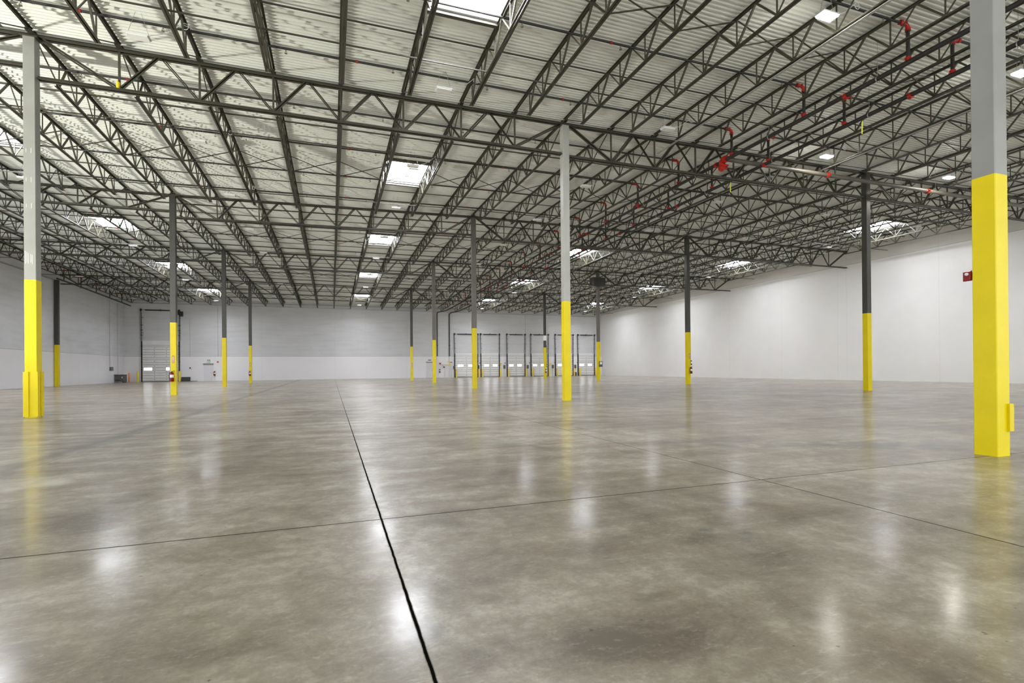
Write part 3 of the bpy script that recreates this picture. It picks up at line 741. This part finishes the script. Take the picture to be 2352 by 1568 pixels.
# cross main along the first girder with the big red valve fittings
YC = 13.55; ZX = 7.90
t = thing('feed_main', 'thick grey sprinkler feed pipe running right along the first girder', 'pipe', (0, 0, 0))
put('pipe_run', MB().tube([(X1+.12, YC, ZX), (XE-.1, YC, ZX+.05)], .075, 14), 'pipe_old', t, smooth=True)
for x in (14.3, 17.4, 20.9, 22.9, 26.2): hg = MB(); hanger(hg, x, YC, ZX+.01, .075, zd(x, YC)); put('hanger', hg, 'galv', t)
for x in (17.0, 22.4): put('coupling', coup_mesh(.078, .09), 'redfit', t, (x, YC, ZX+.01), smooth=True)
v = MB(); v.tube([(X1+.18, YC, ZX+.02), (X1+.05, YC, ZX+.02), (X1-.03, YC, ZX-.03), (X1-.06, YC, ZX-.12)], .095, 12); v.tube([(X1-.05, YC, ZX-.20), (X1-.03, YC+.1, ZX-.30), (X1, YC+.02, ZX-.16)], .10, 12)
v.tube([(X1-.02, YC-.12, ZM), (X1-.02, YC+.12, ZM)], .085, 12); v.box(X1-.15, X1+.12, YC-.02, YC+.05, ZX-.34, ZX-.28); v.bar((X1-.18, YC, ZX-.2), (X1+.18, YC, ZX-.2), .04, .05)
put('valve_fitting', v, 'redfit', t, smooth=True)
# left wall main with drops
t = thing('sprinkler_main', 'dark sprinkler main running along the top of the left wall', 'pipe', (0, 0, 0))
put('pipe_run', MB().tube([(XW+.75, 44.5, 7.62), (XW+.75, 47, 7.60), (XW+.75, 58.4, 7.35)], .055, 10), 'pipe', t, smooth=True)
for k, y in enumerate(ybr):
    if 44.6 < y < 58.3:
        x = XW+.75; zt = zd(x, y)-.075; zb = 7.66 if y < 47 else 7.62-(y-47)*.022
        put('drop_pipe', MB().tube([(x, y, zt), (x, y, zb)], .035, 8), 'pipe', t, smooth=True)
        put('elbow', MB().tube([(x+.12, y, zt), (x-.02, y, zt), (x, y, zt-.12)], .05, 8), 'redfit', t, smooth=True)
# ribbons, conduits
for x, y, z, lab in ((X2+.01, 10.0, ZM-.06, 'near one below the right main'), (X2-.02, 14.9, ZM-.06, 'far one by the first girder')):
    mb = MB(); mb.tube([(0,0,0.0),(0.02,0,-.02),(0.005,0,-.05)], .012, 6); mb.bar((0, 0, -.03), (.0, .01, -.36), .045, .004, (0, 1, 0)); mb.bar((.01, 0, -.02), (.03, .02, -.12), .02, .004, (0, 1, 0))
    tag(put('ribbon', mb, 'tag', None, (x, y, z)), 'yellow ribbon hanging from sprinkler pipe, ' + lab, 'ribbon')
for x, y0, y1, lab in ((JX[21]+.02, 4.0, 14.2, 'under the joist left of the lit lamps'), (JX[17]+.03, 4.0, 14.2, 'along joist right of the middle column row')):
    z = lambda yy: zc(x, yy)-.50
    mb = MB()
    for o in (-.03, .02): mb.tube([(x+o, y0, z(y0)), (x+o, y1, z(y1))], .012, 6)
    tag(put('conduit', mb, 'galv'), 'pair of thin bright conduits ' + lab, 'conduit')
mb = MB(); mb.box(-.10, .12, -.09, .10, -.05, .09)
t = thing('bundled_strap', 'yellow plastic wrap tied to the first girder right of left column', 'wrap', (XL+JS-.02, YR[1], 8.51-.78))
b_ = MB(); b_.tube([(0,-.03,-.07),(.0,-.03,-.02),(.01,-.03,.05),(-.02,-.03,.10)], [.03,.042,.036,.012], 8); put('wrap', b_, 'yellow2', t, smooth=True)

# ------------------------------------------------------------------ hanging light panels
def lamp_parts(lit):
    t = thing('ceiling_light', 'x', 'ceiling light', (0, 0, 0))
    put('housing', MB().box(-.21, .21, -.11, .11, 0, .03).box(-.05, .05, -.05, .05, .03, .07), 'white', t)
    for sy in (-1, 1): put('lens', MB().box(-.19, .19, sy*.055-.045, sy*.055+.045, -.030, -.001), 'lamp_on' if lit else 'lamp_off', t)
    w = MB()
    for sx in (-1, 1): w.bar((sx*.2, 0, .03), (sx*.05, 0, .52), .006, .006)
    put('hanger_wires', w, 'galv', t)
    c = MB(); pts = [(.18, 0, .05), (.45, .02, .16), (.65, .02, .30), (.80, 0, .44)]
    for a in range(14): pts.append((.86+.07*math.cos(a*PI/5), .0, .40+.07*math.sin(a*PI/5)))
    c.tube(pts, .007, 5); put('power_cable', c, 'cable', t, smooth=True)
    return t
protos = {}
LX = [(-17.0, 'far left'), (-10.4, 'left of the left columns'), (-3.83, 'right of the left columns'), (2.76, 'under the central skylights'), (9.6, 'right of the middle columns'), (16.1, 'left of the right columns'), (22.5, 'right of the right columns'), (29.1, 'beside the right wall')]
LY = [7.62, 12.85, 18.1, 23.2, 28.5, 33.9, 39.3, 44.7, 50.1, 55.4]
LIT = {(4, 0), (5, 0), (5, 1), (6, 1)}
for i, (x, lab) in enumerate(LX):
    for j, y in enumerate(LY):
        z = zd(x, y)-.60
        if not (seen(x, y, z, 1.05) or (i, j) in LIT): continue
        lit = (i, j) in LIT
        L_ = '%s panel light in the line %s, %s from the front' % ('glowing' if lit else 'unlit white', lab, ORD[j])
        if lit not in protos:
            protos[lit] = lamp_parts(lit); o = protos[lit]; o.location = (x*S, y*S, z*S); o['label'] = L_; o['group'] = 'hanging panel lights'
        else: copy_tree(protos[lit], (x, y, z), L_, 'hanging panel lights')

# ------------------------------------------------------------------ light
W = bpy.data.worlds.new('sky'); bpy.context.scene.world = W; W.use_nodes = True
W.node_tree.nodes['Background'].inputs[0].default_value = (.93, .97, 1, 1); W.node_tree.nodes['Background'].inputs[1].default_value = 2.45
def area(name, loc, tgt, sx, sy, power, col=(1, 1, 1)):
    l = bpy.data.lights.new(name, 'AREA'); l.shape = 'RECTANGLE'; l.size = sx*S; l.size_y = sy*S; l.energy = power; l.color = col
    o = bpy.data.objects.new(name, l); C.objects.link(o); o.location = [v*S for v in loc]
    o.rotation_euler = (Vector(tgt)-Vector(loc)).to_track_quat('-Z', 'Y').to_euler(); return o
# added spot out of view, standing in for the strong upward glow at the left
sp = bpy.data.lights.new('left_glow_spot', 'SPOT'); sp.energy = 8000; sp.spot_size = math.radians(95); sp.spot_blend = .8; sp.shadow_soft_size = .22; sp.color = (1, .98, .88)
o = bpy.data.objects.new('left_glow_spot', sp); C.objects.link(o); o.location = (-13.5*S, 8.5*S, 3.0*S)
o.rotation_euler = (Vector((-4.5, 16.5, 8.7))-Vector((-13.5, 8.5, 3.0))).to_track_quat('-Z', 'Y').to_euler()

# ------------------------------------------------------------------ camera
cam = bpy.data.cameras.new('camera'); co = bpy.data.objects.new('camera', cam); C.objects.link(co)
cam.sensor_width = 36; cam.lens = 1169.05/2352*36; cam.shift_y = (843.83-784)/2352; cam.clip_end = 500; cam.clip_start = .05
mw = Matrix(((Rv.x, Uv.x, -Fv.x, 0), (Rv.y, Uv.y, -Fv.y, 0), (Rv.z, Uv.z, -Fv.z, S), (0, 0, 0, 1)))
co.matrix_world = mw
sc = bpy.context.scene; sc.camera = co
sc.view_settings.view_transform = 'Standard'; sc.view_settings.look = 'None'; sc.view_settings.gamma = 1; sc.view_settings.use_curve_mapping = False
sc.view_settings.exposure = 0.38
sc.cycles.max_bounces = 7; sc.cycles.diffuse_bounces = 5; sc.cycles.glossy_bounces = 3
sc.cycles.adaptive_threshold = .05
sc.cycles.adaptive_min_samples = 16
sc.cycles.use_denoising = True; sc.cycles.sample_clamp_indirect = 8
print('objects', len(bpy.data.objects))
